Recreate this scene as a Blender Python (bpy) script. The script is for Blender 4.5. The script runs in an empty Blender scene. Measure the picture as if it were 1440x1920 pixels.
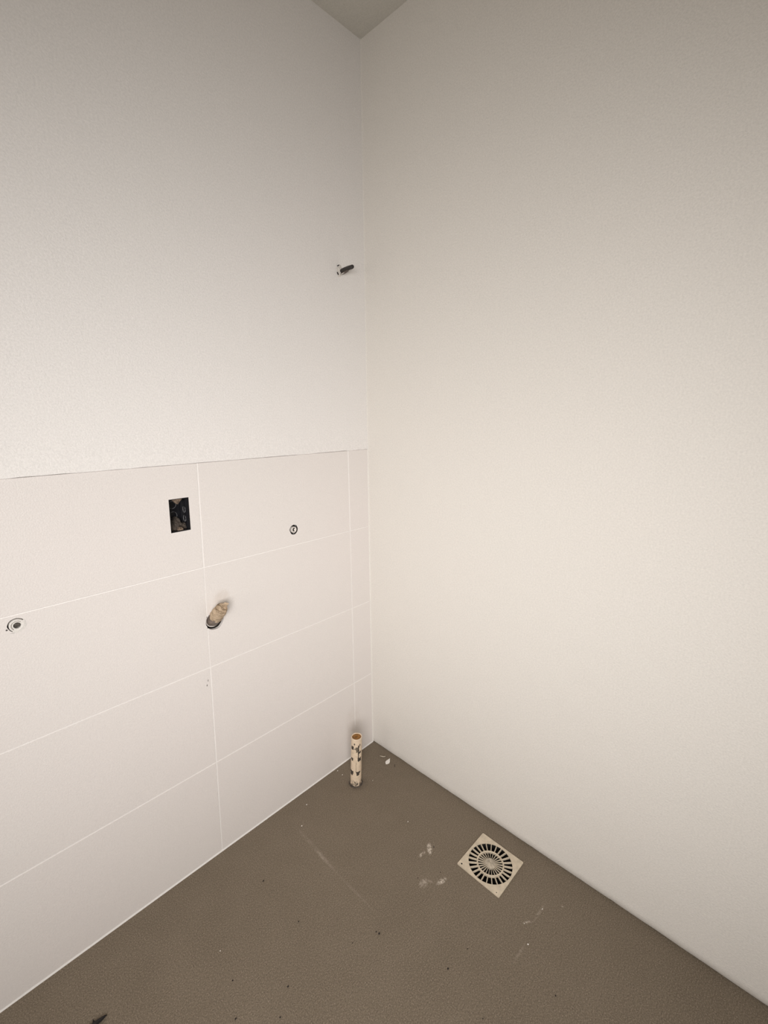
import bpy, bmesh, math, random
from mathutils import Vector, Matrix, noise
from mathutils.geometry import tessellate_polygon

SC = bpy.context.scene
COL = SC.collection
random.seed(7)

# ------------------------------------------------------------------ camera
F_PX = 846.16                       # focal length in pixels of the 1440-wide frame
cam_d = bpy.data.cameras.new('camera')
cam_d.sensor_fit = 'HORIZONTAL'
cam_d.sensor_width = 36.0
cam_d.lens = F_PX / 1440 * 36.0
cam_d.clip_start = 0.02
cam = bpy.data.objects.new('camera', cam_d)
COL.objects.link(cam)
R_ = Vector((0.69209, -0.72174, -0.01036))
U_ = Vector((0.15708, 0.13658, 0.97809))
F_ = Vector((0.70452, 0.67855, -0.20790))
cam.matrix_world = Matrix(((R_.x, U_.x, -F_.x, -1.13293),
                           (R_.y, U_.y, -F_.y, -1.16868),
                           (R_.z, U_.z, -F_.z, 1.31415),
                           (0, 0, 0, 1)))
SC.camera = cam

# ------------------------------------------------------------------ world, light, exposure
SC.view_settings.view_transform = 'Standard'
SC.view_settings.look = 'None'
SC.view_settings.gamma = 1.0
SC.view_settings.use_curve_mapping = False
SC.view_settings.exposure = 0.0

W = bpy.data.worlds.new('sky')
SC.world = W
W.use_nodes = True
bg = W.node_tree.nodes['Background']
bg.inputs[0].default_value = (0.95, 0.96, 0.93, 1)
bg.inputs[1].default_value = 0.6

ROOM_X, ROOM_Y, ROOM_Z = -2.50, -2.50, 2.425
CUT = 1.45                                      # unseen slanting wall, added across the corner to hold the main lamp
DIAG = (Vector((ROOM_X, ROOM_Y + CUT, 0)), Vector((ROOM_X + CUT, ROOM_Y, 0)))
WIN = (0.50, 1.55, 0.75, 1.70)                  # added window in the slanting wall: along it from, to, z0, z1
WIN2 = (-0.95, -0.15, 0.70, 1.60)               # unseen side window, added for the fill lamp: y0, y1, z0, z1
def area_lamp(name, size_x, size_y, loc, aim, energy, spread, color):
    lamp = bpy.data.lights.new(name, 'AREA')
    lamp.shape = 'RECTANGLE'
    lamp.size = size_x
    lamp.size_y = size_y
    lamp.energy = energy
    lamp.spread = math.radians(spread)
    lamp.color = color
    lo = bpy.data.objects.new(name, lamp)
    lo.location = loc
    lo.rotation_euler = (Vector(aim) - Vector(loc)).to_track_quat('-Z', 'Y').to_euler()
    COL.objects.link(lo)
# daylight for main light at the added slanting window, then an added fill at the side
area_lamp('daylight_added_window', 0.90, 0.80, (-1.73, -1.73, 1.25), (-0.35, -0.25, 0.77), 13.9, 96, (1.0, 0.975, 0.96))
area_lamp('fill_added_side_window', 0.70, 0.80, (ROOM_X - 0.03, (WIN2[0] + WIN2[1]) / 2, 1.15), (0.0, -0.8, 1.15), 4.4, 180, (1.0, 0.93, 0.82))  # added fill lamp at the unseen side window

# ------------------------------------------------------------------ helpers
def link(name, me, mats=(), parent=None, loc=None, rot=None, smooth=False):
    o = bpy.data.objects.new(name, me)
    COL.objects.link(o)
    for m in (mats if isinstance(mats, (list, tuple)) else [mats]):
        me.materials.append(m)
    if smooth:
        for p in me.polygons:
            p.use_smooth = True
    if parent is not None:
        o.parent = parent
    if loc is not None:
        o.location = loc
    if rot is not None:
        o.rotation_euler = rot
    return o

def from_bm(name, bm, mats=(), parent=None, smooth=False, **k):
    bmesh.ops.recalc_face_normals(bm, faces=bm.faces[:])
    me = bpy.data.meshes.new(name)
    bm.to_mesh(me)
    bm.free()
    return link(name, me, mats, parent, smooth=smooth, **k)

def thing(name, label, cat, loc=(0, 0, 0), rot=(0, 0, 0), group=None):
    o = bpy.data.objects.new(name, None)
    o.empty_display_size = 0.05
    COL.objects.link(o)
    o.location = loc
    o.rotation_euler = rot
    o['label'] = label
    o['category'] = cat
    if group:
        o['group'] = group
    return o

def tag(o, label, cat):
    o['label'] = label
    o['category'] = cat
    return o

def circle(cx, cy, r, n=40, wob=0.0, seed=0):
    out = []
    for i in range(n):
        a = 2 * math.pi * i / n
        rr = r * (1 + wob * noise.noise(Vector((math.cos(a) * 1.7, math.sin(a) * 1.7, seed * 3.1))))
        out.append((cx + rr * math.cos(a), cy + rr * math.sin(a)))
    return out

def panel(bm, outer, holes, place, d0, d1, mi=0, hole_mi=0, hole_depth=None, bevel=0.0):
    """a slab with holes: outlines are 2-D, place(u, v, d) puts a point into space,
    d0 is the front depth and d1 the back; holes run to hole_depth and are closed there"""
    loops = [outer] + holes
    cen = (sum(p[0] for p in outer) / len(outer), sum(p[1] for p in outer) / len(outer))
    front_loops = []
    for li, lp in enumerate(loops):
        if li == 0 and bevel:
            xs = [p[0] for p in lp]; ys = [p[1] for p in lp]
            q = []
            for (u, v) in lp:
                q.append((u + (bevel if u < cen[0] else -bevel), v + (bevel if v < cen[1] else -bevel)))
            front_loops.append(q)
        else:
            front_loops.append(lp)
    flat = [p for lp in front_loops for p in lp]
    fv = [bm.verts.new(place(u, v, d0)) for u, v in flat]
    for t in tessellate_polygon([[Vector((u, v, 0)) for u, v in lp] for lp in front_loops]):
        try:
            f = bm.faces.new([fv[i] for i in t]); f.material_index = mi
        except ValueError:
            pass
    k = 0
    back_rings = []
    for li, lp in enumerate(loops):
        n = len(lp)
        ring = fv[k:k + n]; k += n
        if li == 0:
            steps = ([(lp, d0 + bevel)] if bevel else []) + [(lp, d1)]
            for pts, d in steps:
                nr = [bm.verts.new(place(u, v, d)) for u, v in pts]
                for i in range(n):
                    f = bm.faces.new((ring[i], ring[(i + 1) % n], nr[(i + 1) % n], nr[i])); f.material_index = mi
                ring = nr
            outer_back = ring
            if hole_depth is not None or len(loops) == 1:
                f = bm.faces.new(ring); f.material_index = mi
        else:
            d = d1 if hole_depth is None else hole_depth
            nr = [bm.verts.new(place(u, v, d)) for u, v in lp]
            for i in range(n):
                f = bm.faces.new((ring[i], ring[(i + 1) % n], nr[(i + 1) % n], nr[i])); f.material_index = hole_mi
            if hole_depth is not None:
                f = bm.faces.new(nr); f.material_index = hole_mi
            back_rings.append(nr)
    if hole_depth is None and holes:
        bv = outer_back + [v for r in back_rings for v in r]
        for t in tessellate_polygon([[Vector((u, v, 0)) for u, v in lp] for lp in loops]):
            try:
                f = bm.faces.new([bv[i] for i in t]); f.material_index = mi
            except ValueError:
                pass

def add_box(bm, c, s, rot=None, mi=0):
    M = Matrix.Translation(c) @ (rot.to_4x4() if rot else Matrix.Identity(4)) @ Matrix.Diagonal((s[0], s[1], s[2], 1))
    r = bmesh.ops.create_cube(bm, size=1.0, matrix=M)
    for v in r['verts']:
        for f in v.link_faces:
            f.material_index = mi
    return r['verts']

def lathe(bm, prof, n=48, axis='z', wob=None, closed=False):
    """turn (radius, height) pairs about an axis; radius 0 closes the end"""
    def put(r, h, a):
        c, s = math.cos(a) * r, math.sin(a) * r
        if axis == 'z': return Vector((c, s, h))
        return Vector((c, h, s))            # axis y
    rings = []
    for r, h in prof:
        if r <= 1e-7:
            rings.append([bm.verts.new(put(0, h, 0))])
        else:
            rings.append([bm.verts.new(put(r * (wob(2 * math.pi * i / n, h) if wob else 1), h, 2 * math.pi * i / n)) for i in range(n)])
    pairs = list(zip(rings, rings[1:]))
    if closed: pairs.append((rings[-1], rings[0]))
    for A, B in pairs:
        if len(A) == 1 and len(B) == 1: continue
        for i in range(n):
            j = (i + 1) % n
            if len(A) == 1: bm.faces.new((A[0], B[i], B[j]))
            elif len(B) == 1: bm.faces.new((A[i], B[0], A[j]))
            else: bm.faces.new((A[i], B[i], B[j], A[j]))

def tube(bm, pts, radii, n=24, cap=True, crumple=0.0, seed=0.0, freq=90):
    P = [Vector(p) for p in pts]
    rings = []
    ref = Vector((1, 0, 0))
    for i, p in enumerate(P):
        t = (P[min(i + 1, len(P) - 1)] - P[max(i - 1, 0)]).normalized()
        a = (ref - t * ref.dot(t)).normalized()
        b = t.cross(a)
        ring = []
        for k in range(n):
            th = 2 * math.pi * k / n
            d = a * math.cos(th) + b * math.sin(th)
            q = p + d * radii[i]
            if crumple:
                q += d * crumple * (noise.noise(q * freq + Vector((seed, 0, 0))) + 0.5 * noise.noise(q * freq * 2.7))
            ring.append(bm.verts.new(q))
        rings.append(ring)
    for A, B in zip(rings, rings[1:]):
        for k in range(n):
            bm.faces.new((A[k], A[(k + 1) % n], B[(k + 1) % n], B[k]))
    if cap:
        bm.faces.new(rings[0][::-1]); bm.faces.new(rings[-1])
    return rings

# ------------------------------------------------------------------ materials
class N:
    def __init__(s, name):
        s.m = bpy.data.materials.new(name); s.m.use_nodes = True
        s.t = s.m.node_tree; s.b = s.t.nodes['Principled BSDF']
        s.tc = s.t.nodes.new('ShaderNodeTexCoord').outputs['Object']
    def new(s, k, **kw):
        n = s.t.nodes.new(k)
        for a, v in kw.items(): setattr(n, a, v)
        return n
    def l(s, a, b): s.t.links.new(a, b)
    def noise(s, scale, detail=3, rough=0.5, vec=None):
        n = s.new('ShaderNodeTexNoise')
        n.inputs['Scale'].default_value = scale; n.inputs['Detail'].default_value = detail; n.inputs['Roughness'].default_value = rough
        s.l(vec or s.tc, n.inputs['Vector']); return n.outputs['Fac']
    def math(s, op, a, b=None, clamp=False):
        n = s.new('ShaderNodeMath', operation=op); n.use_clamp = clamp
        for i, x in enumerate((a, b)):
            if x is None: continue
            if isinstance(x, (int, float)): n.inputs[i].default_value = x
            else: s.l(x, n.inputs[i])
        return n.outputs[0]
    def range(s, x, a, b, c=0.0, d=1.0, smooth=False):
        n = s.new('ShaderNodeMapRange'); n.clamp = True
        if smooth: n.interpolation_type = 'SMOOTHSTEP'
        s.l(x, n.inputs[0])
        for i, v in enumerate((a, b, c, d)): n.inputs[i + 1].default_value = v
        return n.outputs[0]
    def mix(s, fac, a, b):
        n = s.new('ShaderNodeMix', data_type='RGBA')
        for i, x in ((0, fac), (6, a), (7, b)):
            if isinstance(x, tuple): n.inputs[i].default_value = (*x, 1)
            elif isinstance(x, (int, float)): n.inputs[i].default_value = x
            else: s.l(x, n.inputs[i])
        return n.outputs[2]
    def color(s, x):
        if isinstance(x, tuple): s.b.inputs['Base Color'].default_value = (*x, 1)
        else: s.l(x, s.b.inputs['Base Color'])
    def rough(s, x): s.b.inputs['Roughness'].default_value = x
    def bump(s, h, dist, strength=1.0):
        n = s.new('ShaderNodeBump'); n.inputs['Strength'].default_value = strength; n.inputs['Distance'].default_value = dist
        s.l(h, n.inputs['Height']); s.l(n.outputs[0], s.b.inputs['Normal'])
    def stroke(s, p0, p1, width, strength, grain=160, lo=0.42, hi=0.58):
        """mask of one smear running from p0 to p1 (two coordinates of the surface)"""
        ax = s.axes
        sep = s.sep()
        dx, dy = p1[0] - p0[0], p1[1] - p0[1]
        L = math.hypot(dx, dy); c, sn = dx / L, dy / L
        mx, my = (p0[0] + p1[0]) / 2, (p0[1] + p1[1]) / 2
        x = s.math('SUBTRACT', sep[ax[0]], mx); y = s.math('SUBTRACT', sep[ax[1]], my)
        u = s.math('ADD', s.math('MULTIPLY', x, c / (L / 2)), s.math('MULTIPLY', y, sn / (L / 2)))
        v = s.math('ADD', s.math('MULTIPLY', x, -sn / (width / 2)), s.math('MULTIPLY', y, c / (width / 2)))
        r2 = s.math('ADD', s.math('MULTIPLY', u, u), s.math('MULTIPLY', v, v))
        m = s.range(r2, 1.3, 0.25)
        if grain:
            m = s.math('MULTIPLY', m, s.range(s.noise(grain, 4, 0.65), lo, hi))
        return s.math('MULTIPLY', m, strength)
    def sep(s):
        if not hasattr(s, '_sep'):
            n = s.new('ShaderNodeSeparateXYZ'); s.l(s.tc, n.inputs[0]); s._sep = n.outputs
        return s._sep

def plain(name, col, rough=0.6, var=0.0, scale=60, bump=0.0, col2=None, metal=0.0):
    m = N(name)
    if var or col2:
        f = m.range(m.noise(scale, 5, 0.6), 0.35, 0.65)
        m.color(m.mix(f, col, col2 or tuple(c * (1 - var) for c in col)))
    else:
        m.color(col)
    m.rough(rough)
    m.b.inputs['Metallic'].default_value = metal
    if bump: m.bump(m.noise(scale * 2.5, 4), bump)
    return m.m

def make_plaster(name, c1, c2, grain=0.0011):
    m = N(name)
    f = m.range(m.noise(2.2, 3, 0.55), 0.3, 0.7)
    fine = m.range(m.noise(250, 3, 0.7), 0.30, 0.70)
    c1, c2 = tuple(c * 1.05 for c in c1), tuple(c * 1.05 for c in c2)
    m.color(m.mix(m.math('MULTIPLY', fine, 0.75), m.mix(f, c1, c2), tuple(c * 0.84 for c in c2)))
    m.rough(0.75)
    h = m.math('ADD', m.math('MULTIPLY', m.noise(250, 3, 0.7), 0.9), m.math('MULTIPLY', m.noise(14, 3, 0.5), 1.2))
    m.bump(h, grain)
    return m.m

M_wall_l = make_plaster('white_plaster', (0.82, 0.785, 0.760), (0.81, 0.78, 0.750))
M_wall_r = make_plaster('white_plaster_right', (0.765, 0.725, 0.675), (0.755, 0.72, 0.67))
M_ceil = make_plaster('raw_ceiling_plaster', (0.66, 0.635, 0.58), (0.64, 0.615, 0.56))
M_unseen = make_plaster('dark_unseen_wall', (0.34, 0.31, 0.27), (0.30, 0.27, 0.235))  # dark colour given to the unseen walls to cut bounced light

def make_tile():
    m = N('cream_tile')
    m.axes = (0, 2)
    f = m.range(m.noise(1.6, 3), 0.35, 0.65)
    fine = m.range(m.noise(250, 3, 0.7), 0.3, 0.7)
    base = m.mix(m.math('MULTIPLY', fine, 0.45), m.mix(f, (0.775, 0.725, 0.695), (0.77, 0.73, 0.695)), (0.66, 0.61, 0.58))
    # dark chips beside the joint and by the capped outlet
    k = None
    for p0, p1, w, s in (((-0.6488, 0.586), (-0.6496, 0.5785), 0.0035, 0.6), ((-0.6530, 0.572), (-0.6540, 0.5655), 0.003, 0.9),
                         ((-1.0555, 0.8872), (-1.0515, 0.8862), 0.004, 1.0), ((-1.0495, 0.8775), (-1.0385, 0.8765), 0.0013, 0.45),
                         ((-0.4050, 1.0174), (-0.4035, 1.0174), 0.0015, 0.6)):
        t = m.stroke(p0, p1, w, s, grain=0)
        k = t if k is None else m.math('MAXIMUM', k, t)
    base = m.mix(k, base, (0.05, 0.045, 0.04))
    # soft brown cast shadows painted on the tile over the elbow pipe and behind the standing pipe
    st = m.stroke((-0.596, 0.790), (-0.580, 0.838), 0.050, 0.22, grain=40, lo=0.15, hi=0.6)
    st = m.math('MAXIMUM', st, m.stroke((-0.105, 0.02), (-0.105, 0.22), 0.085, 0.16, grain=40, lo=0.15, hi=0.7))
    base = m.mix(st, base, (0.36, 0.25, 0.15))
    m.color(base); m.rough(0.42)
    m.b.inputs['Specular IOR Level'].default_value = 0.35
    m.bump(m.math('ADD', m.noise(320, 2), m.math('MULTIPLY', m.noise(9, 2), 1.5)), 0.0006)
    return m.m
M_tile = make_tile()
M_cut = plain('dark_cut_edge', (0.035, 0.028, 0.022), 0.9)
M_grout = plain('white_grout', (0.86, 0.83, 0.80), 0.85, 0.06, 120)
M_mortar = plain('rough_mortar', (0.20, 0.165, 0.13), 0.95, 0.5, 120, 0.002)

def make_floor():
    m = N('brown_screed')
    m.axes = (0, 1)
    big = m.range(m.noise(3.0, 4, 0.6), 0.3, 0.7)
    c = m.mix(big, (0.191, 0.152, 0.108), (0.165, 0.13, 0.09))
    mid = m.range(m.noise(11, 5, 0.65), 0.40, 0.70)
    c = m.mix(m.math('MULTIPLY', mid, 0.35), c, (0.218, 0.175, 0.126))
    fine = m.noise(360, 3, 0.75)
    c = m.mix(m.range(fine, 0.52, 0.68, 0, 0.75), c, (0.38, 0.31, 0.235))
    c = m.mix(m.range(fine, 0.48, 0.32, 0, 0.80), c, (0.075, 0.057, 0.042))
    k = None
    for p0, p1, w, s in (((-0.1985, -0.4491), (-0.2272, -0.4779), 0.016, 1.0), ((-0.2302, -0.4595), (-0.257, -0.4561), 0.009, 0.75),
                         ((-0.2924, -0.5153), (-0.324, -0.5172), 0.022, 0.45), ((-0.2845, -0.5459), (-0.252, -0.556), 0.014, 1.0),
                         ((-0.2882, -0.5354), (-0.2949, -0.5172), 0.008, 0.35),
                         ((-0.2089, -0.7719), (-0.1872, -0.7911), 0.006, 0.55), ((-0.1872, -0.7911), (-0.1236, -0.7943), 0.007, 0.22),
                         ((-0.25, -0.8002), (-0.3101, -0.7973), 0.007, 0.17), ((-0.095, -0.834), (-0.10, -0.829), 0.004, 0.6)):
        t = m.stroke(p0, p1, w, s)
        k = t if k is None else m.math('MAXIMUM', k, t)
    for p0, p1, w, s in (((-0.4570, -0.205), (-0.4605, -0.290), 0.011, 0.30), ((-0.4525, -0.10), (-0.4600, -0.33), 0.014, 0.12), ((-0.4600, -0.30), (-0.4590, -0.47), 0.007, 0.12)):
        k = m.math('MAXIMUM', k, m.stroke(p0, p1, w, s, grain=60, lo=0.3, hi=0.7))
    c = m.mix(k, c, (0.66, 0.58, 0.49))
    # darker cement round the foot of the standing pipe
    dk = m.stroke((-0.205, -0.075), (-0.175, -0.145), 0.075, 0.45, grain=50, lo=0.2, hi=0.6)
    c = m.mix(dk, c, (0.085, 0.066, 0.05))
    m.color(c); m.rough(0.8)
    m.bump(m.math('ADD', m.math('MULTIPLY', fine, 0.5), m.math('MULTIPLY', m.noise(24, 4), 1.0)), 0.002)
    return m.m
M_floor = make_floor()

def make_pvc():
    m = N('aged_cream_plastic')
    f = m.range(m.noise(55, 5, 0.65), 0.40, 0.70)
    c = m.mix(f, (0.78, 0.63, 0.47), (0.66, 0.52, 0.38))
    dirt = m.math('MULTIPLY', m.range(m.noise(170, 4, 0.7), 0.58, 0.68), 0.55)
    c = m.mix(dirt, c, (0.30, 0.22, 0.15))
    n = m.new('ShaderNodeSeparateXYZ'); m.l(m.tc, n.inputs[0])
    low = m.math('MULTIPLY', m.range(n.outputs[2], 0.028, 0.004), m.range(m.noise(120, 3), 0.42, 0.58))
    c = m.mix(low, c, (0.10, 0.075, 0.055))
    m.color(c); m.rough(0.55)
    m.bump(m.noise(140, 4), 0.0015)
    return m.m
M_pvc = make_pvc()
M_mark = plain('dark_smudge', (0.055, 0.042, 0.032), 0.8, 0.3, 90)
M_mark2 = plain('grey_smudge', (0.20, 0.16, 0.115), 0.8, 0.4, 90)
M_rust = plain('rusty_brown_plug', (0.30, 0.135, 0.030), 0.8, 0.55, 70, 0.002)
M_drain = plain('yellowed_cream_plastic', (0.70, 0.60, 0.46), 0.5, 0.22, 60, 0.0004)
M_hub = plain('soiled_cream_plastic', (0.60, 0.52, 0.41), 0.6, 0.45, 130)
M_black = plain('black_plastic', (0.006, 0.006, 0.009), 0.35, 0.3, 80)
M_blackring = plain('dusty_black_plastic', (0.34, 0.33, 0.34), 0.6, 0.85, 190)
M_dark = plain('black_inside', (0.008, 0.007, 0.006), 0.9)
M_cement = plain('brown_cement', (0.125, 0.098, 0.078), 0.95, 0.6, 110, 0.004)
M_lug = plain('mortar_on_lug', (0.30, 0.215, 0.155), 0.9, 0.6, 140, 0.004)
M_paper = plain('crumpled_tan_paper', (0.56, 0.43, 0.30), 0.85, 0.0, 75, 0.004, col2=(0.36, 0.265, 0.175))
M_greypipe = plain('grey_brown_plastic', (0.23, 0.18, 0.15), 0.45, 0.5, 90)
M_white = plain('off_white_plastic', (0.80, 0.74, 0.68), 0.4, 0.1, 80)
M_capgrey = plain('cement_filled_recess', (0.145, 0.125, 0.105), 0.95, 0.5, 260, 0.003)
M_painted = plain('painted_over_plastic', (0.78, 0.745, 0.70), 0.6, 0.08, 200, 0.001)
M_conduit = plain('charcoal_plastic', (0.040, 0.033, 0.030), 0.55, 0.55, 170, 0.001)
M_conduit2 = plain('brown_grey_plastic', (0.13, 0.10, 0.085), 0.6, 0.5, 170)
M_lump = plain('filler_plaster', (0.80, 0.75, 0.69), 0.9, 0.2, 140, 0.004)
M_chip = plain('white_paint_chip', (0.86, 0.82, 0.77), 0.6)
M_leaf = plain('blackened_leaf', (0.016, 0.010, 0.008), 0.8, 0.4, 90)
M_door = plain('door_frame_paint', (0.7, 0.68, 0.64), 0.5)
M_ground = plain('outside_paving', (0.42, 0.38, 0.33), 0.9, 0.2, 8)

# ------------------------------------------------------------------ the room
ZT = 1.200                                                      # top of the tiling
A_BOT, A_TOP = -0.6590, -0.6209                                 # long vertical joint (not quite plumb)
B_BOT, B_TOP = -0.0950, -0.0946
EL = (-0.6135, 0.754)                                           # wall fittings (x, z)
OUT = (-0.3325, 0.9655)
CAP = (-1.0367, 0.8925)
BOX = (-0.6785, 1.0698)
STUB = (-0.1085, 1.7622)
P_left = lambda u, v, d: (u, d, v)

# wall_left : thick wall, tile bed set back below, plaster skim swelling over the tile edge
bm = bmesh.new()
BOXW, BOXH = 0.0505, 0.0868
box_hole = [(BOX[0] - BOXW / 2 - 0.0012, BOX[1] - BOXH / 2), (BOX[0] + BOXW / 2 - 0.0012, BOX[1] - BOXH / 2 + 0.0002),
            (BOX[0] + BOXW / 2 + 0.0012, BOX[1] + BOXH / 2), (BOX[0] - BOXW / 2 + 0.0012, BOX[1] + BOXH / 2)]
bed_holes = [box_hole, circle(*EL, 0.026, 40, 0.05, 1), circle(*OUT, 0.0150, 32, 0.08, 2), circle(*CAP, 0.0158, 32, 0.05, 3)]
panel(bm, [(ROOM_X, 0), (0, 0), (0, ZT), (ROOM_X, ZT)], bed_holes, P_left, 0.008, 0.16, 0, 1, hole_depth=0.06)
panel(bm, [(ROOM_X, 1.31), (0, 1.31), (0, ROOM_Z), (ROOM_X, ROOM_Z)], [circle(*STUB, 0.0125, 28, 0.25, 4)], P_left, 0.0, 0.16, 0, 1, hole_depth=0.05)
nx = 240
prof = []
for j in range(11):
    prof.append(j / 10)
rows = []
for j, s in enumerate(prof):                 # s = 0 at z 1.31, 1 at the edge
    row = []
    for i in range(nx + 1):
        x = ROOM_X * (1 - i / nx)
        edge = ZT + 0.0012 * noise.noise(Vector((x * 9, 0, 0))) + 0.0008 * noise.noise(Vector((x * 30, 3, 0)))
        swell = 0.0018 + 0.0026 * min(1, max(0, -x - 0.05) / 0.9) + 0.0010 * noise.noise(Vector((x * 6, 5, 0)))
        z = 1.31 + (edge - 1.31) * s
        row.append(bm.verts.new((x, -swell * s ** 2.2, z)))
    rows.append(row)
row = []
for i in range(nx + 1):
    v = rows[-1][i].co
    row.append(bm.verts.new((v.x, 0.010, v.z - 0.0002)))
rows.append(row)
for A, B in zip(rows, rows[1:]):
    for i in range(nx):
        bm.faces.new((A[i], A[i + 1], B[i + 1], B[i]))
me = bpy.data.meshes.new('wall_left')
bmesh.ops.recalc_face_normals(bm, faces=bm.faces[:])
bm.to_mesh(me); bm.free()
wall_left = link('wall_left', me, [M_wall_l, M_cut])
wall_left['kind'] = 'structure'

# tiles, one by one
G = 0.0012
def ax(z): return A_BOT + (A_TOP - A_BOT) * z / ZT
def bx(z): return B_BOT + (B_TOP - B_BOT) * z / ZT
def edge_x(i, z):                       # vertical joints counted from the corner
    if i == 0: return 0.0 - 0.0012
    if i == 1: return bx(z)
    return ax(z) - 0.565 * (i - 2)
ROWZ = [0.0, 0.3125, 0.6195, 0.9147, ZT]
for r in range(4):
    z0, z1 = ROWZ[r] + (G if r else 0.003), ROWZ[r + 1] - (G if r < 3 else 0.001)
    for c in range(7):
        g0 = G if c else 0.0
        outl = [(edge_x(c + 1, z0) + G, z0), (edge_x(c, z0) - g0, z0), (edge_x(c, z1) - g0, z1), (edge_x(c + 1, z1) + G, z1)]
        if outl[0][0] < ROOM_X:
            outl[0] = (ROOM_X + 0.001, z0); outl[3] = (ROOM_X + 0.001, z1)
        if outl[1][0] <= ROOM_X + 0.01: continue
        holes = []
        if r == 3 and c == 2: holes = [box_hole]
        if r == 3 and c == 1: holes = [circle(*OUT, 0.0155, 40, 0.10, 2)]
        if r == 2 and c == 2: holes = [circle(*CAP, 0.0152, 40, 0.05, 3)]
        bm = bmesh.new()
        if r == 2 and c in (1, 2):
            # the pipe hole is bitten out of the tile edges at the joint
            pts = circle(*EL, 0.0262, 64, 0.06, 1)
            if c == 1:
                inside = [p for p in pts if p[0] > ax(p[1]) + G + 0.0003]
                # walk the arc from the lower crossing to the upper one, along its right side
                inside.sort(key=lambda p: math.atan2(p[1] - EL[1], p[0] - EL[0]))
                lo, hi = inside[0], inside[-1]
                o2 = [outl[0], outl[1], outl[2], outl[3], (ax(hi[1]) + G, hi[1] + 0.0)] + inside[::-1] + [(ax(lo[1]) + G, lo[1])]
                panel(bm, o2, [], P_left, 0.0, 0.008)
            else:
                inside = [p for p in pts if p[0] < ax(p[1]) - G - 0.0003]
                def ang(p):
                    a = math.atan2(p[1] - EL[1], p[0] - EL[0])
                    return a if a > 0 else a + 2 * math.pi
                inside.sort(key=ang)       # from upper crossing over the left side to the lower
                hi, lo = inside[0], inside[-1]
                o2 = [outl[0], outl[1], (ax(lo[1]) - G, lo[1])] + inside[::-1] + [(ax(hi[1]) - G, hi[1]), outl[2], outl[3]]
                panel(bm, o2, holes, P_left, 0.0, 0.008)
        else:
            panel(bm, outl, holes, P_left, 0.0, 0.008, 0, 1, bevel=0.0008)
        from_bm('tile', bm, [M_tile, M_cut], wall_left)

# grout in the joints, the thin white bead at floor and corner
bm = bmesh.new()
for r in (1, 2, 3):
    add_box(bm, (ROOM_X / 2, 0.0044, ROWZ[r]), (-ROOM_X, 0.0068, 2 * G))
for c in range(1, 7):
    for r in range(4):
        z0, z1 = ROWZ[r] + G, ROWZ[r + 1] - G
        segs = [(z0, z1)]
        if c == 2 and r == 2: segs = [(z0, EL[1] - 0.0175), (EL[1] + 0.0185, z1)]
        for a, b in segs:
            xa, xb = edge_x(c, a), edge_x(c, b)
            vs = []
            for y in (0.0010, 0.0078):
                for (x, z) in ((xa - G, a), (xa + G, a), (xb + G, b), (xb - G, b)):
                    vs.append(bm.verts.new((x, y, z)))
            for q in ((0, 1, 2, 3), (7, 6, 5, 4), (0, 4, 5, 1), (1, 5, 6, 2), (2, 6, 7, 3), (3, 7, 4, 0)):
                bm.faces.new([vs[k] for k in q])
g = from_bm('grout', bm, M_grout, wall_left)
g['kind'] = 'stuff'
bm = bmesh.new()
n = 200
for i in range(n):
    xa, xb = ROOM_X * i / n, ROOM_X * (i + 1) / n
    def h(x): return 0.0042 + 0.0010 * noise.noise(Vector((x * 14, 1, 0)))
    a = [bm.verts.new((xa, 0.003, 0)), bm.verts.new((xa, -0.0022, 0)), bm.verts.new((xa, -0.0006, h(xa))), bm.verts.new((xa, 0.003, h(xa)))]
    b = [bm.verts.new((xb, 0.003, 0)), bm.verts.new((xb, -0.0022, 0)), bm.verts.new((xb, -0.0006, h(xb))), bm.verts.new((xb, 0.003, h(xb)))]
    for k in range(3):
        bm.faces.new((a[k], a[k + 1], b[k + 1], b[k]))
from_bm('floor_bead', bm, M_grout, wall_left)

# wall_right : plane x = 0, bottom edge rounded off and slightly ragged
bm = bmesh.new()
P_right = lambda u, v, d: (d, u, v)
panel(bm, [(ROOM_Y, 0.05), (0.16, 0.05), (0.16, ROOM_Z), (ROOM_Y, ROOM_Z)], [], P_right, 0.0, 0.16)
ny = 260
rows = []
for s in range(9):
    row = []
    for i in range(ny + 1):
        y = ROOM_Y * (1 - i / ny)
        rag = 0.0016 + 0.0030 * max(0, noise.noise(Vector((y * 11, 2, 0)))) + 0.0022 * max(0, noise.noise(Vector((y * 47, 4, 0))) - 0.15)
        near = min(1, -y / 1.0)
        dep = (0.004 + 0.006 * near) * max(0, (s - 3) / 5) ** 2
        z = 0.05 + (rag - 0.05) * (s / 8)
        row.append(bm.verts.new((dep + 0.0006 * noise.noise(Vector((y * 8, z * 20, 7))) * (s / 8), y, z)))
    rows.append(row)
back = [bm.verts.new((0.03, v.co.y, v.co.z)) for v in rows[-1]]
rows.append(back)
for A, B in zip(rows, rows[1:]):
    for i in range(ny):
        bm.faces.new((A[i], B[i], B[i + 1], A[i + 1]))
add_box(bm, (0.095, (ROOM_Y + 0.16) / 2, 0.025), (0.13, 0.16 - ROOM_Y, 0.05))
me = bpy.data.meshes.new('wall_right')
bm.normal_update(); bm.to_mesh(me); bm.free()
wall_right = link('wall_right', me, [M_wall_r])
wall_right['kind'] = 'structure'
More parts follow.
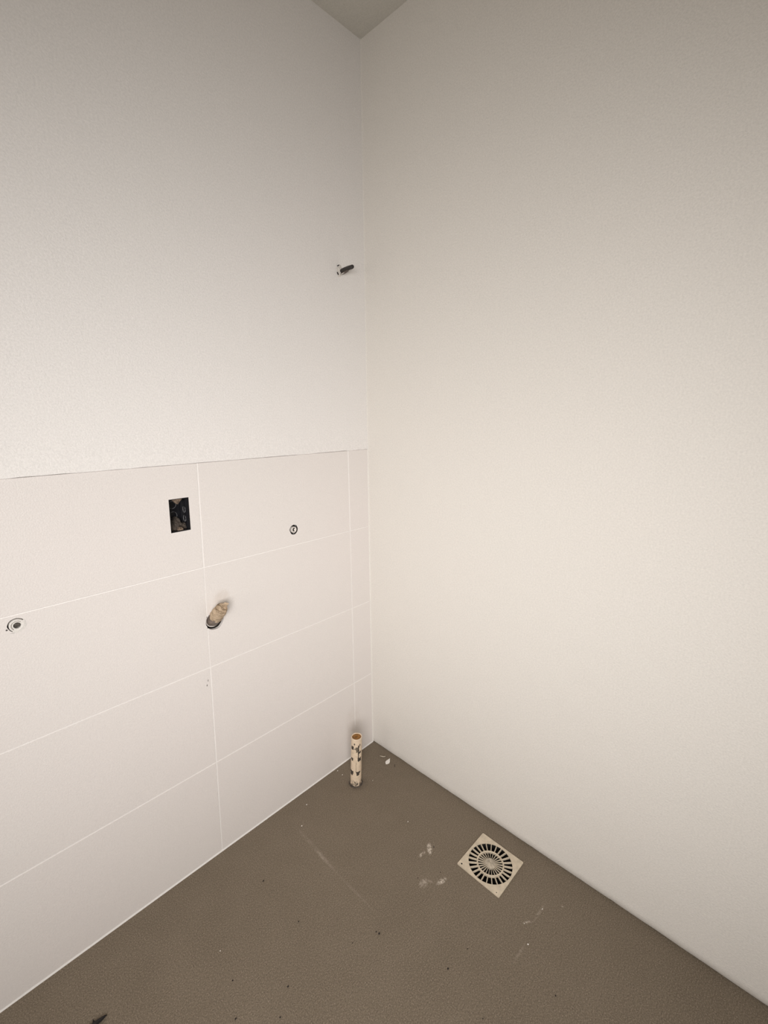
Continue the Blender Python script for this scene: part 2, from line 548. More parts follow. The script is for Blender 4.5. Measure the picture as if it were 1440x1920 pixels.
# narrow painted bead that fills the corner
bm = bmesh.new()
n = 60
rings = []
for i in range(n + 1):
    z = 0.004 + (ROOM_Z - 0.004) * i / n
    w = 0.0030 + 0.0008 * noise.noise(Vector((0, z * 7, 2))) if z < ZT else 0.0022
    rings.append([bm.verts.new((-w, 0.0, z)), bm.verts.new((-w * 0.35, -w * 0.35, z)), bm.verts.new((0.0, -w * 1.6, z)), bm.verts.new((0, 0, z))])
for A, B in zip(rings, rings[1:]):
    for k in range(4):
        bm.faces.new((A[k], A[(k + 1) % 4], B[(k + 1) % 4], B[k]))
bm.faces.new(rings[0]); bm.faces.new(rings[-1][::-1])
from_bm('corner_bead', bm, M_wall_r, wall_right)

# floor with the round drain opening
DR = (-0.1262, -0.6254)
bm = bmesh.new()
panel(bm, [(ROOM_X - 0.16, ROOM_Y - 0.16), (0.16, ROOM_Y - 0.16), (0.16, 0.16), (ROOM_X - 0.16, 0.16)],
      [circle(DR[0], DR[1], 0.0655, 48)], lambda u, v, d: (u, v, -d), 0.0, 0.14)
floor = from_bm('floor', bm, M_floor)
floor['kind'] = 'structure'

bm = bmesh.new()
add_box(bm, ((ROOM_X) / 2, ROOM_Y / 2, ROOM_Z + 0.06), (-ROOM_X + 0.32, -ROOM_Y + 0.32, 0.12))
o = from_bm('ceiling', bm, M_ceil); o['kind'] = 'structure'
def window(name, w, put):
    bm = bmesh.new()
    for u in (w[0] + 0.025, w[1] - 0.025):
        c, d = put(u, (w[2] + w[3]) / 2), put(0.05, w[3] - w[2], True)
        add_box(bm, c, d)
    for z in (w[2] + 0.025, w[3] - 0.025):
        add_box(bm, put((w[0] + w[1]) / 2, z), put(w[1] - w[0] - 0.1, 0.05, True))
    o = from_bm(name, bm, M_door); o['kind'] = 'structure'
def hole_of(w): return [(w[0], w[2]), (w[1], w[2]), (w[1], w[3]), (w[0], w[3])]
Y_S = ROOM_Y + CUT
bm = bmesh.new()
panel(bm, [(Y_S, 0), (0, 0), (0, ROOM_Z), (Y_S, ROOM_Z)], [hole_of(WIN2)], lambda u, v, d: (ROOM_X - d, u, v), 0.0, 0.16)
o = from_bm('wall_side', bm, M_unseen); o['kind'] = 'structure'
window('added_window_2', WIN2, lambda u, z, size=False: (0.06, u, z) if size else (ROOM_X - 0.09, u, z))  # added window frame, unseen, round the fill lamp
bm = bmesh.new()
X_B = ROOM_X + CUT
panel(bm, [(X_B, 0), (0, 0), (0, ROOM_Z), (X_B, ROOM_Z)], [], lambda u, v, d: (u, ROOM_Y - d, v), 0.0, 0.16)
o = from_bm('wall_back', bm, M_unseen); o['kind'] = 'structure'
d_ = (DIAG[1] - DIAG[0]).normalized(); n_ = Vector((-0.70711, -0.70711, 0)); L_ = (DIAG[1] - DIAG[0]).length
bm = bmesh.new()
panel(bm, [(0, 0), (L_, 0), (L_, ROOM_Z), (0, ROOM_Z)], [hole_of(WIN)], lambda u, v, d: DIAG[0] + d_ * u + n_ * d + Vector((0, 0, v)), 0.0, 0.16)
o = from_bm('added_wall_slanted', bm, M_unseen); o['kind'] = 'structure'  # added wall, unseen, slanted to suit the main lamp's aim
bm = bmesh.new()
for u0, u1, z0, z1 in ((WIN[0], WIN[0] + .05, WIN[2], WIN[3]), (WIN[1] - .05, WIN[1], WIN[2], WIN[3]), (WIN[0] + .05, WIN[1] - .05, WIN[2], WIN[2] + .05), (WIN[0] + .05, WIN[1] - .05, WIN[3] - .05, WIN[3])):
    panel(bm, [(u0, z0), (u1, z0), (u1, z1), (u0, z1)], [], lambda u, v, d: DIAG[0] + d_ * u + n_ * d + Vector((0, 0, v)), 0.06, 0.12)
o = from_bm('added_window_1', bm, M_door); o['kind'] = 'structure'  # added window frame, unseen, just behind the main lamp

# ------------------------------------------------------------------ floor drain
def floor_drain():
    t = thing('floor_drain', 'square cream plastic floor drain with a round spoked grating beside the right wall', 'drain',
              (DR[0], DR[1], 0.0), (0, 0, math.radians(-0.8)))
    S, RO = 0.0705, 0.0640
    top, low = 0.0030, 0.0003
    bm = bmesh.new()
    sq = []
    for cx, cy, a0 in ((S - .003, S - .003, 0), (-S + .003, S - .003, 90), (-S + .003, -S + .003, 180), (S - .003, -S + .003, 270)):
        for k in range(5):
            a = math.radians(a0 + k * 22.5)
            sq.append((cx + .003 * math.cos(a), cy + .003 * math.sin(a)))
    panel(bm, sq, [circle(0, 0, RO, 96)], lambda u, v, d: (u, v, top - d), 0, top - low)
    # lip that hangs under the hole's edge
    from_bm('plate', bm, M_drain, t)
    bm = bmesh.new()
    lathe(bm, [(RO + 0.0002, 0.0), (RO + 0.0012, -0.004), (RO + 0.0012, -0.055), (0.020, -0.075), (0, -0.075)], 64)
    lathe(bm, [(RO + 0.0014, -0.001), (RO + 0.0014, -0.077), (0, -0.077)], 48)
    from_bm('drain_bowl', bm, M_dark, t, smooth=True)
    bm = bmesh.new()
    r0, r1 = 0.0362, 0.0400
    lathe(bm, [(r0, -0.004), (r0, top - .0006), (r0 + .0006, top), (r1 - .0006, top), (r1, top - .0006), (r1, -0.004)], 96, closed=True)
    from_bm('inner_ring', bm, M_drain, t)
    bm = bmesh.new()
    lathe(bm, [(0, -0.004), (0.0150, -0.004), (0.0158, top - 0.0012), (0.0148, top - 0.0002), (0, top)], 48)
    for k in range(3):                       # worn raised strokes at the hub's middle
        add_box(bm, (0.002 * (k - 1), 0.0015 * (k - 1), top), (0.0095 - 0.002 * k, 0.0011, 0.0009), Matrix.Rotation(math.radians(25 + 55 * k), 3, 'Z'))
    from_bm('hub', bm, M_hub, t)
    def spoke_mesh(ra, rb, wa, wb, h0, h1):
        bm = bmesh.new()
        vs = []
        for r, w in ((ra, wa), (rb, wb)):
            vs.append([bm.verts.new((r, -w / 2, h0)), bm.verts.new((r, w / 2, h0)), bm.verts.new((r, w / 2 * .7, h1)), bm.verts.new((r, -w / 2 * .7, h1))])
        A, B = vs
        for k in range(4):
            bm.faces.new((A[k], A[(k + 1) % 4], B[(k + 1) % 4], B[k]))
        bm.faces.new(A[::-1]); bm.faces.new(B)
        bmesh.ops.recalc_face_normals(bm, faces=bm.faces[:])
        me = bpy.data.meshes.new('spoke'); bm.to_mesh(me); bm.free(); me.materials.append(M_drain)
        return me
    mo = spoke_mesh(0.0400, 0.0642, 0.0026, 0.0030, -0.003, 0.0022)
    mi = spoke_mesh(0.0150, 0.0360, 0.0012, 0.0020, -0.0010, 0.0022)
    first = {}
    for k in range(25):
        for name, me, off in (('outer_spoke', mo, 0.0), ('inner_spoke', mi, 0.5)):
            a = 2 * math.pi * (k + off * 0.35) / 25
            if name not in first:
                o = bpy.data.objects.new(name, me); first[name] = o
            else:
                o = first[name].copy()
            COL.objects.link(o); o.parent = t; o.rotation_euler = (0, 0, a)
    for x, y, r in ((-0.0615, 0.0600, 0.0024), (-0.0630, -0.0585, 0.0014)):
        bm = bmesh.new()
        lathe(bm, [(r, top - 0.0004), (r, top + 0.00015), (0, top + 0.00015)], 16)  # raised dark disc paints the shade of a screw hole
        from_bm('screw_hole_shade', bm, M_dark, t, loc=(x, y, 0))
floor_drain()

# ------------------------------------------------------------------ standing waste pipe by the corner
def standing_pipe():
    t = thing('waste_pipe', 'short smudged cream plastic pipe standing upright on the floor near the corner', 'pipe',
              (-0.1940, -0.1065, 0.0), (0, 0, 0))
    H, R = 0.193, 0.0198
    n, m = 96, 130
    facing = math.radians(-134)
    marks = [(-.86, -.55, .845, .79, 1), (-.45, .0, .815, .795, 2), (-.18, .36, .845, .80, 2), (-.05, .30, .80, .735, 2), (.36, .46, .87, .62, 1),
             (.42, .78, .735, .712, 1), (.32, .80, .605, .545, 1), (-.86, -.60, .60, .57, 1), (-.78, -.66, .58, .555, 1),
             (-1.0, -.52, .325, .285, 1), (-.92, -.66, .285, .245, 1), (.10, .72, .312, .29, 1), (.16, .52, .292, .248, 1),
             (-.03, .03, .56, .30, 2), (-.42, -.30, .915, .895, 1), (.55, .75, .90, .862, 2), (-.2, -.1, .10, .085, 1), (.2, .34, .07, .05, 1)]
    bm = bmesh.new()
    lean = Vector((0.0055, -0.0045, 0))
    rows = []
    for j in range(m + 1):
        f = j / m
        z = H * f
        off = lean * f
        row = []
        for i in range(n):
            a = 2 * math.pi * i / n
            rr = R * (1.0 - 0.04 * f) + 0.0004 * noise.noise(Vector((math.cos(a) * 2, math.sin(a) * 2, z * 60)))
            if f < .07: rr += 0.0016 * (1 - f / .07) * (0.6 + noise.noise(Vector((math.cos(a) * 2, math.sin(a) * 2, 9))))
            zz = z + (0.0018 * noise.noise(Vector((math.cos(a) * 1.5, math.sin(a) * 1.5, 4))) if j == m else 0)
            row.append(bm.verts.new((rr * math.cos(a) + off.x, rr * math.sin(a) + off.y, zz)))
        rows.append(row)
    for rr, dz in ((R * .93, 0.0006), (R * .83, 0.0002), (R * .81, -0.012)):
        rows.append([bm.verts.new((rr * math.cos(2 * math.pi * i / n) + lean.x, rr * math.sin(2 * math.pi * i / n) + lean.y, H + dz)) for i in range(n)])
    for j in range(len(rows) - 1):
        for i in range(n):
            f = bm.faces.new((rows[j][i], rows[j][(i + 1) % n], rows[j + 1][(i + 1) % n], rows[j + 1][i]))
            if j < m:
                a = 2 * math.pi * (i + .5) / n - facing
                if math.cos(a) > 0:
                    u = math.sin(a); h = (j + .5) / m
                    wu = 0.05 * noise.noise(Vector((u * 9, h * 40, 1))); wh = 0.008 * noise.noise(Vector((u * 11, h * 30, 8)))
                    for u0, u1, h1, h0, k in marks:
                        if k == 1: u0, u1, h0, h1 = u0 - .05, u1 + .05, h0 - .008, h1 + .008
                        if u0 <= u + wu <= u1 and h0 <= h + wh <= h1:
                            f.material_index = k
    me = bpy.data.meshes.new('pipe'); bm.normal_update(); bm.to_mesh(me); bm.free()
    link('pipe', me, [M_pvc, M_mark, M_mark2], t, smooth=True)
    bm = bmesh.new()
    lathe(bm, [(0, H - 0.0025), (R * .4, H - 0.003), (R * .82, H - 0.0015), (R * .82, H - 0.012), (0, H - 0.012)], 32)
    o = from_bm('plug', bm, M_rust, t, loc=(lean.x, lean.y, 0)); o['label'] = 'rusty brown stopper in the pipe mouth'
    bm = bmesh.new()
    lathe(bm, [(R + .0002, 0.0), (R + 0.0006, 0.0035), (R + 0.003, 0.002), (R + 0.006, 0.0003), (R + 0.006, 0)], 40,
          wob=lambda a, h: 1 + 0.08 * noise.noise(Vector((math.cos(a) * 3, math.sin(a) * 3, 2))))
    from_bm('mortar_collar', bm, M_cement, t)
standing_pipe()

# ------------------------------------------------------------------ recessed electrical box
def electrical_box():
    t = thing('electrical_box', 'black rectangular electrical box sunk into the upper tile left of the long joint', 'electrical box', (BOX[0], 0.0, BOX[1]))
    w, h, d = BOXW - 0.0010, BOXH - 0.0008, 0.050
    sh = 0.0012
    def sx(x, z): return x + sh * (z / (h / 2))
    bm = bmesh.new()
    y0 = 0.0025
    ins = [(-w / 2 + .0016, -h / 2 + .0016), (w / 2 - .0016, -h / 2 + .0016), (w / 2 - .0016, h / 2 - .0016), (-w / 2 + .0016, h / 2 - .0016)]
    out = [(-w / 2, -h / 2), (w / 2, -h / 2), (w / 2, h / 2), (-w / 2, h / 2)]
    V = lambda p, y: bm.verts.new((sx(*p), y, p[1]))
    of, inf, inb, ob = [V(p, y0) for p in out], [V(p, y0) for p in ins], [V(p, d - .002) for p in ins], [V(p, d) for p in out]
    for A, B in ((ob, of), (of, inf), (inf, inb)):
        for k in range(4):
            bm.faces.new((A[k], A[(k + 1) % 4], B[(k + 1) % 4], B[k]))
    bm.faces.new(inb); bm.faces.new(ob)
    from_bm('box_shell', bm, M_black, t)
    # knockout rings on the back and on the right side
    for x, z, r in ((0.0000, 0.0205, 0.0105), (0.0010, -0.0080, 0.0105)):
        bm = bmesh.new()
        lathe(bm, [(r, d - .0022), (r, d - .0036), (r - .0012, d - .0036), (r - .0012, d - .0022)], 40, axis='y')
        from_bm('knockout', bm, M_blackring, t, loc=(sx(x, z), 0, z))
    for z, y, r in ((0.008, 0.027, 0.0085), (-0.016, 0.027, 0.0085)):
        bm = bmesh.new()
        lathe(bm, [(r, 0.0), (r, 0.0014), (r - .0012, 0.0014), (r - .0012, 0.0)], 32)
        from_bm('knockout', bm, M_blackring, t, loc=(sx(w / 2 - 0.0016, z), y, z), rot=(0, math.radians(-90), 0))
    # upright ribs inside the right-hand side
    for y in (0.006, 0.015, 0.041):
        bm = bmesh.new()
        add_box(bm, (w / 2 - .0026, y, 0), (0.0018, 0.0014, h - .004))
        for v in bm.verts: v.co.x = sx(v.co.x, v.co.z)
        from_bm('rib', bm, M_black, t)
    # fixing lugs, the upper one caked with mortar
    bm = bmesh.new()
    pts = [(-.0125, .0), (.0125, .0), (.0055, -.0085), (0.001, -.0135), (-.003, -.0125), (-.0075, -.0065)]
    fr = [bm.verts.new((x, 0.005 + 0.002 * noise.noise(Vector((x * 300, z * 300, 1))), z)) for x, z in pts]
    bk = [bm.verts.new((x * .9, 0.020, z * .9)) for x, z in pts]
    c = bm.verts.new((0.0, 0.0028, -0.005))
    for i in range(len(pts)):
        j = (i + 1) % len(pts)
        bm.faces.new((fr[i], fr[j], c)); bm.faces.new((fr[i], bk[i], bk[j], fr[j]))
    bm.faces.new(bk)
    o = from_bm('fixing_lug', bm, M_lug, t, loc=(-0.001, 0, h / 2 - .0016)); o['label'] = 'fixing lug caked with pale mortar'
    bm = bmesh.new()
    lathe(bm, [(0.0022, 0.006), (0.0045, 0.006), (0.0045, 0.016), (0, 0.016)], 20, axis='y')
    add_box(bm, (0, 0.0115, -0.0025), (0.013, 0.009, 0.005))
    from_bm('fixing_lug', bm, M_lug, t, loc=(0.001, 0, -h / 2 + .0062))
    # cement heaped in the lower third
    bm = bmesh.new()
    nx_, nz_ = 20, 16
    g_ = []
    for j in range(nz_ + 1):
        rw = []
        for i in range(nx_ + 1):
            x = (-w / 2 + .002) + (w - .004) * i / nx_
            z = -h / 2 + .002 + 0.030 * j / nz_
            topz = 0.023 + 0.008 * math.exp(-((x - 0.004) / 0.006) ** 2) - (0.010 if x > 0.012 else 0)
            y = 0.018 + 0.022 * (j / nz_) ** 1.3 + 0.005 * noise.noise(Vector((x * 160, z * 160, 2)))
            zz = min(z, -h / 2 + .002 + topz)
            rw.append(bm.verts.new((sx(x, zz), min(y, d - .003), zz)))
        g_.append(rw)
    bk_ = [bm.verts.new((v.co.x, d - .0025, v.co.z)) for v in g_[-1]]
    g_.append(bk_)
    for A, B in zip(g_, g_[1:]):
        for i in range(nx_):
            bm.faces.new((A[i], A[i + 1], B[i + 1], B[i]))
    from_bm('cement_fill', bm, M_cement, t)
electrical_box()

# ------------------------------------------------------------------ elbow waste pipe in the wall
def elbow_pipe():
    t = thing('drain_elbow', 'stuffed tan pipe elbow tilting up out of a hole at the long tile joint', 'pipe', (EL[0], 0.0, EL[1]))
    # grey socket deep in the hole
    bm = bmesh.new()
    lathe(bm, [(0.0188, 0.0075), (0.0200, 0.0068), (0.0212, 0.0075), (0.0212, 0.030), (0.0188, 0.030)], 48, axis='y', closed=True)
    o = from_bm('socket', bm, M_white, t, loc=(-0.0012, 0, 0.0006), smooth=True)
    d = Vector((-0.05, -0.64, 0.76)).normalized()
    base = Vector((-0.001, 0.012, -0.006))
    tip = Vector((0.0035, -0.0405, 0.0470))
    bm = bmesh.new()
    pts, rad = [], []
    for k, (p, r) in enumerate(((Vector((-.001, 0.034, -0.002)), .0170), (Vector((-.001, 0.020, -0.0020)), .0174), (base + Vector((0, -.004, .006)), .0176), (base.lerp(tip, .42), .0174), (base.lerp(tip, .55), .0170))):
        pts.append(p); rad.append(r)
    tube(bm, pts, rad, 40)
    from_bm('pipe', bm, M_greypipe, t, smooth=True)
    bm = bmesh.new()
    pts, rad = [], []
    for k in range(19):
        f = 0.36 + 0.66 * k / 18
        pts.append(base.lerp(tip, f)); rad.append(0.0180 - 0.0016 * max(0, f - .8) / .2)
    tube(bm, pts, rad, 48, cap=False, crumple=0.0022, seed=3)
    o = from_bm('wrapping', bm, M_paper, t, smooth=False); o['label'] = 'crumpled tan paper wrapping'
    bm = bmesh.new()
    ax_ = (tip - base).normalized()
    u = Vector((1, 0, 0)); u = (u - ax_ * u.dot(ax_)).normalized(); v = ax_.cross(u)
    grid = []
    cen = bm.verts.new(tip - ax_ * 0.004)
    for i in range(1, 9):
        ring = []
        for k in range(36):
            a = 2 * math.pi * k / 36
            q = tip + (u * math.cos(a) + v * math.sin(a)) * (0.0164 * i / 8)
            q += ax_ * (0.0058 * noise.noise(q * 130) - 0.0015)
            ring.append(bm.verts.new(q))
        grid.append(ring)
    for k in range(36):
        bm.faces.new((cen, grid[0][k], grid[0][(k + 1) % 36]))
    for A, B in zip(grid, grid[1:]):
        for k in range(36):
            bm.faces.new((A[k], B[k], B[(k + 1) % 36], A[(k + 1) % 36]))
    from_bm('stuffing', bm, M_paper, t)
    # torn flap of paper at the tip
    bm = bmesh.new()
    pf = [tip + u * .006 + v * .012, tip + u * .0175 + v * .004, tip + u * .019 + v * .004 + ax_ * .013, tip + u * .012 + v * .011 + ax_ * .010]
    a = [bm.verts.new(p) for p in pf]; b = [bm.verts.new(p + v * -.0012 - ax_ * .001) for p in pf]
    bm.faces.new(a); bm.faces.new(b[::-1])
    for k in range(4): bm.faces.new((a[k], b[k], b[(k + 1) % 4], a[(k + 1) % 4]))
    from_bm('paper_flap', bm, M_paper, t)
elbow_pipe()

# ------------------------------------------------------------------ small water outlets
def outlet():
    t = thing('water_outlet', 'small round water outlet with a pale slotted plug, right of the black box', 'outlet', (OUT[0], 0, OUT[1]))
    bm = bmesh.new()
    lathe(bm, [(0.0135, 0.012), (0.0135, 0.0090), (0.0146, 0.0090), (0.0146, 0.040), (0, 0.040), ], 40, axis='y')
    from_bm('socket', bm, M_dark, t)
    bm = bmesh.new()
    lathe(bm, [(0.0, 0.0030), (0.0066, 0.0030), (0.0080, 0.0022), (0.0094, 0.0018), (0.0101, 0.0030), (0.0101, 0.026), (0, 0.026)], 40, axis='y')
    from_bm('plug', bm, M_white, t, loc=(0.0020, 0.0, -0.0014), smooth=False)
    bm = bmesh.new()
    for k in range(7):
        a = math.radians(105 + k * 22)
        add_box(bm, (0.0022 + 0.0048 * math.cos(a), 0.0024, 0.0048 * math.sin(a)), (0.0030, 0.0022, 0.0026), Matrix.Rotation(-a, 3, 'Y'))
    o = from_bm('slot', bm, M_dark, t, loc=(0.0022, -0.0002, -0.0012)); o['label'] = 'dark curved slot'
outlet()

def cap():
    t = thing('capped_outlet', 'painted over white round outlet cap with a grey centre near the left edge', 'outlet', (CAP[0], 0, CAP[1]))
    bm = bmesh.new()
    lathe(bm, [(0.0150, 0.006), (0.0156, 0.006), (0.0156, 0.045), (0, 0.045)], 36, axis='y')
    from_bm('socket', bm, M_dark, t)
    bm = bmesh.new()
    prof = [(0.0136, 0.040), (0.0138, 0.0008), (0.0128, -0.0006), (0.0108, -0.0008), (0.0100, 0.0004), (0.0094, 0.0030), (0.0088, 0.0030), (0.0084, -0.0004), (0.0072, -0.0008), (0.0064, -0.0002), (0.0064, 0.010), (0, 0.010)]
    lathe(bm, prof, 48, axis='y', wob=lambda a, h: 1 + 0.02 * noise.noise(Vector((math.cos(a) * 2, math.sin(a) * 2, 3))))
    from_bm('cap_ring', bm, M_painted, t, loc=(0.0010, 0, -0.0012), smooth=False)
    # filler that closes the groove on the lower right, as in a painted-over fitting
    bm = bmesh.new()
    for k in range(40):
        a0, a1 = math.radians(-125 + 160 * k / 40), math.radians(-125 + 160 * (k + 1) / 40)
        vs = []
        for a in (a0, a1):
            for r, y in ((0.0084, -.0003), (0.0110, -0.0011), (0.0160, -.0004)):
                vs.append(bm.verts.new((r * math.cos(a), y, r * math.sin(a) - .0004)))
        bm.faces.new((vs[0], vs[1], vs[4], vs[3])); bm.faces.new((vs[1], vs[2], vs[5], vs[4]))
    bmesh.ops.remove_doubles(bm, verts=bm.verts[:], dist=1e-6)
    from_bm('filler', bm, M_painted, t)
    bm = bmesh.new()
    P = [(-.0048, -.0032), (-.001, -.0050), (.0030, -.0040), (.0058, .0002), (.0056, .0040), (.0020, .0048), (-.0034, .0040), (-.0050, .0005)]
    f = [bm.verts.new((x, 0.0006 + 0.0005 * noise.noise(Vector((x * 500, z * 500, 0))), z)) for x, z in P]
    b = [bm.verts.new((x, 0.009, z)) for x, z in P]
    bm.faces.new(f); bm.faces.new(b[::-1])
    for k in range(len(P)): bm.faces.new((f[k], b[k], b[(k + 1) % len(P)], f[(k + 1) % len(P)]))
    o = from_bm('recess_fill', bm, M_capgrey, t, loc=(0.0014, 0, -0.0006)); o['label'] = 'grey cement filled centre'
cap()

# ------------------------------------------------------------------ conduit stub high beside the corner
def stub():
    t = thing('conduit_stub', 'dark conduit stub poking out of a white filler patch high beside the corner', 'conduit', (STUB[0], 0, STUB[1]))
    bm = bmesh.new()
    n = 40
    rings = []
    for r, y in ((0.0030, -0.0068), (0.0070, -0.0062), (0.0110, -0.0035), (0.0150, -0.0015), (0.0185, 0.0008)):
        ring = []
        for k in range(n):
            a = 2 * math.pi * k / n
            s = 1 + 0.22 * noise.noise(Vector((math.cos(a) * 1.6, math.sin(a) * 1.6, 6)))
            dy = 0.0030 * noise.noise(Vector((math.cos(a) * 2.2 * r / .01, math.sin(a) * 2.2 * r / .01, 2)))
            ring.append(bm.verts.new((r * s * math.cos(a) * 0.72, y + (dy if y < -.001 else 0), r * s * math.sin(a))))
        rings.append(ring)
    for A, B in zip(rings, rings[1:]):
        for k in range(n):
            bm.faces.new((A[k], A[(k + 1) % n], B[(k + 1) % n], B[k]))
    bm.faces.new(rings[0])
    from_bm('filler_patch', bm, M_lump, t, loc=(-0.0015, 0, 0.0012), smooth=False)
    # solid black strips that paint the shade of gaps beside the filler
    bm = bmesh.new()
    for a, l, w in ((math.radians(128), 0.0075, 0.0024), (math.radians(216), 0.0085, 0.0030)):
        add_box(bm, (0.0128 * math.cos(a) * .82 - .001, -0.0010, 0.0172 * math.sin(a) + .001), (l, 0.0028, w), Matrix.Rotation(-(a + math.pi / 2) + (0.15 if a < 3 else .05), 3, 'Y'))
    from_bm('gap_shade', bm, M_dark, t)
    bm = bmesh.new()
    pts = [(0.002, 0.012, -.001), (0.002, -0.006, -.0005), (0.0015, -0.022, 0.0005), (0.001, -0.040, 0.0010), (0.0005, -0.056, 0.0005), (0.0004, -0.0600, .0005), (0.0004, -0.0615, .0005)]
    tube(bm, pts, [.0060, .0062, .0060, .0060, .0061, .0052, .0030], 24, crumple=0.0009, freq=200)
    from_bm('conduit', bm, M_conduit, t, smooth=True)
    bm = bmesh.new()
    tube(bm, [(0.002, 0.008, -.0075), (0.002, -0.010, -.0078), (0.0015, -0.026, -.0070), (0.001, -0.036, -.0060), (.001, -.038, -.006)], [.0032, .0034, .0038, .0034, .0018], 16, crumple=.0008, freq=220)
    o = from_bm('wire', bm, M_conduit2, t, smooth=True)
    bm = bmesh.new()
    tube(bm, [(0.001, 0.004, -.0100), (0.000, -0.012, -.0096), (-0.001, -0.024, -.0084)], [.0016, .0016, .0010], 12)
    o = from_bm('wire', bm, M_lump, t, smooth=True); o['label'] = 'white plaster-covered wire'
stub()

# ------------------------------------------------------------------ litter on the floor
def flat_chip(name, pts, z, th, mat, label, cat, curl=0.0):
    cx = sum(p[0] for p in pts) / len(pts); cy = sum(p[1] for p in pts) / len(pts)
    bm = bmesh.new()
    def zz(x, y): return z + curl * ((x - cx) ** 2 + (y - cy) ** 2) * 30
    a = [bm.verts.new((x - cx, y - cy, zz(x, y) + th)) for x, y in pts]
    b = [bm.verts.new((x - cx, y - cy, zz(x, y))) for x, y in pts]
    c = bm.verts.new((0, 0, z + th * 1.25))
    for k in range(len(pts)):
        j = (k + 1) % len(pts)
        bm.faces.new((a[k], a[j], c)); bm.faces.new((b[k], b[j], a[j], a[k]))
    bm.faces.new(b[::-1])
    o = from_bm(name, bm, mat, loc=(cx, cy, 0))
    return tag(o, label, cat)
# teardrop chip
P0, P1 = Vector((-0.0530, -0.1258)), Vector((-0.0215, -0.1165))
dv = P1 - P0; nv = Vector((-dv.y, dv.x)).normalized()
pts = [P0 + nv * .002, P0 - nv * .0025] + [P0 + dv * f - nv * w for f, w in ((.25, .0085), (.5, .0078), (.75, .0038))] + [P1] + [P0 + dv * f + nv * w for f, w in ((.75, .0030), (.5, .0066), (.25, .0076))]
flat_chip('paint_chip', [(p.x, p.y) for p in pts], 0.0002, 0.0014, M_chip, 'teardrop shaped white paint chip on the floor below the corner', 'paint chip')
bm = bmesh.new()
tube(bm, [(-0.0394, -0.0790, .0016), (-0.0372, -0.0850, .0018), (-0.0340, -0.0920, .0022), (-0.0285, -0.0975, .0026), (-0.0245, -0.0955, .0030)],
     [.0009, .0018, .0018, .0018, .0008], 10)
o = from_bm('plaster_curl', bm, M_hub)
ctr = Vector((-0.032, -0.090, 0.0))
for v in o.data.vertices: v.co -= ctr
o.location = ctr
tag(o, 'thin curled beige plaster shaving just above the white paint chip', 'shaving')
# dried leaf at the lower edge
bm = bmesh.new()
TP, BP = Vector((-1.0270, -0.1845)), Vector((-1.075, -0.1800))
dv = BP - TP; nv = Vector((-dv.y, dv.x)).normalized()
up, dn = [], []
for k in range(13):
    f = k / 12
    w = 0.0060 * math.sin(math.pi * min(1, f ** .75)) + .0003
    zc = 0.0012 + 0.004 * math.sin(f * 2.6)
    cpt = TP + dv * f + nv * (0.003 * math.sin(f * 3.0))
    row = [(cpt + nv * w, zc + .003), (cpt, zc), (cpt - nv * w * .7, zc + .0025)]
    up.append([bm.verts.new((q.x, q.y, z + .0006)) for q, z in row]); dn.append([bm.verts.new((q.x, q.y, z)) for q, z in row])
for A, B in zip(up, up[1:]):
    for i in (0, 1): bm.faces.new((A[i], A[i + 1], B[i + 1], B[i]))
for A, B in zip(dn, dn[1:]):
    for i in (0, 1): bm.faces.new((A[i], B[i], B[i + 1], A[i + 1]))
for k in range(12):
    for i in (0, 2): bm.faces.new((up[k][i], up[k + 1][i], dn[k + 1][i], dn[k][i]))
f5 = TP + dv * .42                                        # a side lobe
q = [f5, f5 + dv * .16, f5 + dv * .10 - nv * .012]
a = [bm.verts.new((p.x, p.y, .0042)) for p in q]; b = [bm.verts.new((p.x, p.y, .0034)) for p in q]
bm.faces.new(a); bm.faces.new(b[::-1])
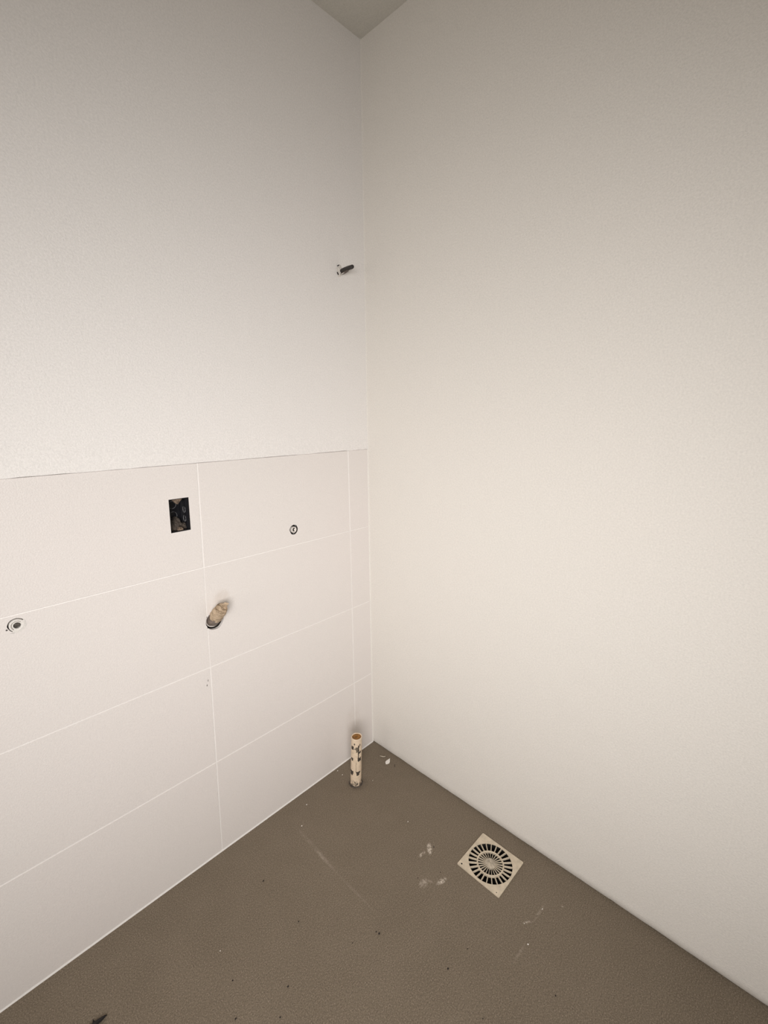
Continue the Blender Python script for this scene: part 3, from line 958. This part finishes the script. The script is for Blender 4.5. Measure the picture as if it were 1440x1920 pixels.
for k in range(3): bm.faces.new((a[k], b[k], b[(k + 1) % 3], a[(k + 1) % 3]))
o = from_bm('dried_leaf', bm, M_leaf)
ctr = Vector((-1.05, -0.182, 0))
for v in o.data.vertices: v.co -= ctr
o.location = ctr
tag(o, 'small black dried leaf on the floor at the bottom left', 'leaf')

# grit scattered over the screed
bm = bmesh.new()
white = [(-.3764, -.0532, 1.3), (-.4377, -.1094, 1.6), (-.187, -.3528, 1.2), (-.2036, -.0150, 1.3), (-.2039, -.0428, 1.2), (-.791, -.2502, 1.0), (-.2465, -.8056, 1.5), (-.1417, -.7951, 1.2), (-.2084, -.7762, .9), (-.145, -.145, .9)]
black = [(-.4885, -.5146, 1.8), (-.4905, -.5060, 1.2), (-.6214, -.1754, 1.5), (-.7156, -.4358, 1.6), (-.4281, -.6892, 1.6), (-.615, -.3383, 1.3), (-.4972, -.28, 1.0), (-.55, -.48, 1.0), (-.36, -.70, 1.0), (-.0389, -.1574, 1.5), (-.034, -.152, 1.2), (-.2, -.47, 1.4),
         (-.80, -.33, 1.3), (-.83, -.40, 1.5), (-.76, -.47, 1.2), (-.66, -.60, 1.2), (-.25, -.5330, 1.0), (-.308, -.495, 1.0), (-.45, -.80, 1.0), (-.3, -.9, 1.2)]
for lst, mi in ((white, 0), (black, 1)):
    for x, y, s in lst:
        s *= 0.0013
        r = bmesh.ops.create_icosphere(bm, subdivisions=1, radius=s, matrix=Matrix.Translation((x, y, s * .55)) @ Matrix.Diagonal((1.2, .9, .6, 1)))
        for v in r['verts']:
            v.co += Vector((random.uniform(-1, 1), random.uniform(-1, 1), 0)) * s * .25
            for f in v.link_faces: f.material_index = mi
o = from_bm('floor_grit', bm, [M_chip, M_leaf])
o['kind'] = 'stuff'
tag(o, 'scattered white and black grit specks on the brown floor', 'grit')

# paving outside the door behind the camera
bm = bmesh.new()
add_box(bm, (-2.3, -2.0, -0.30), (9, 8.0, 0.16))
o = from_bm('ground', bm, M_ground); o['kind'] = 'structure'
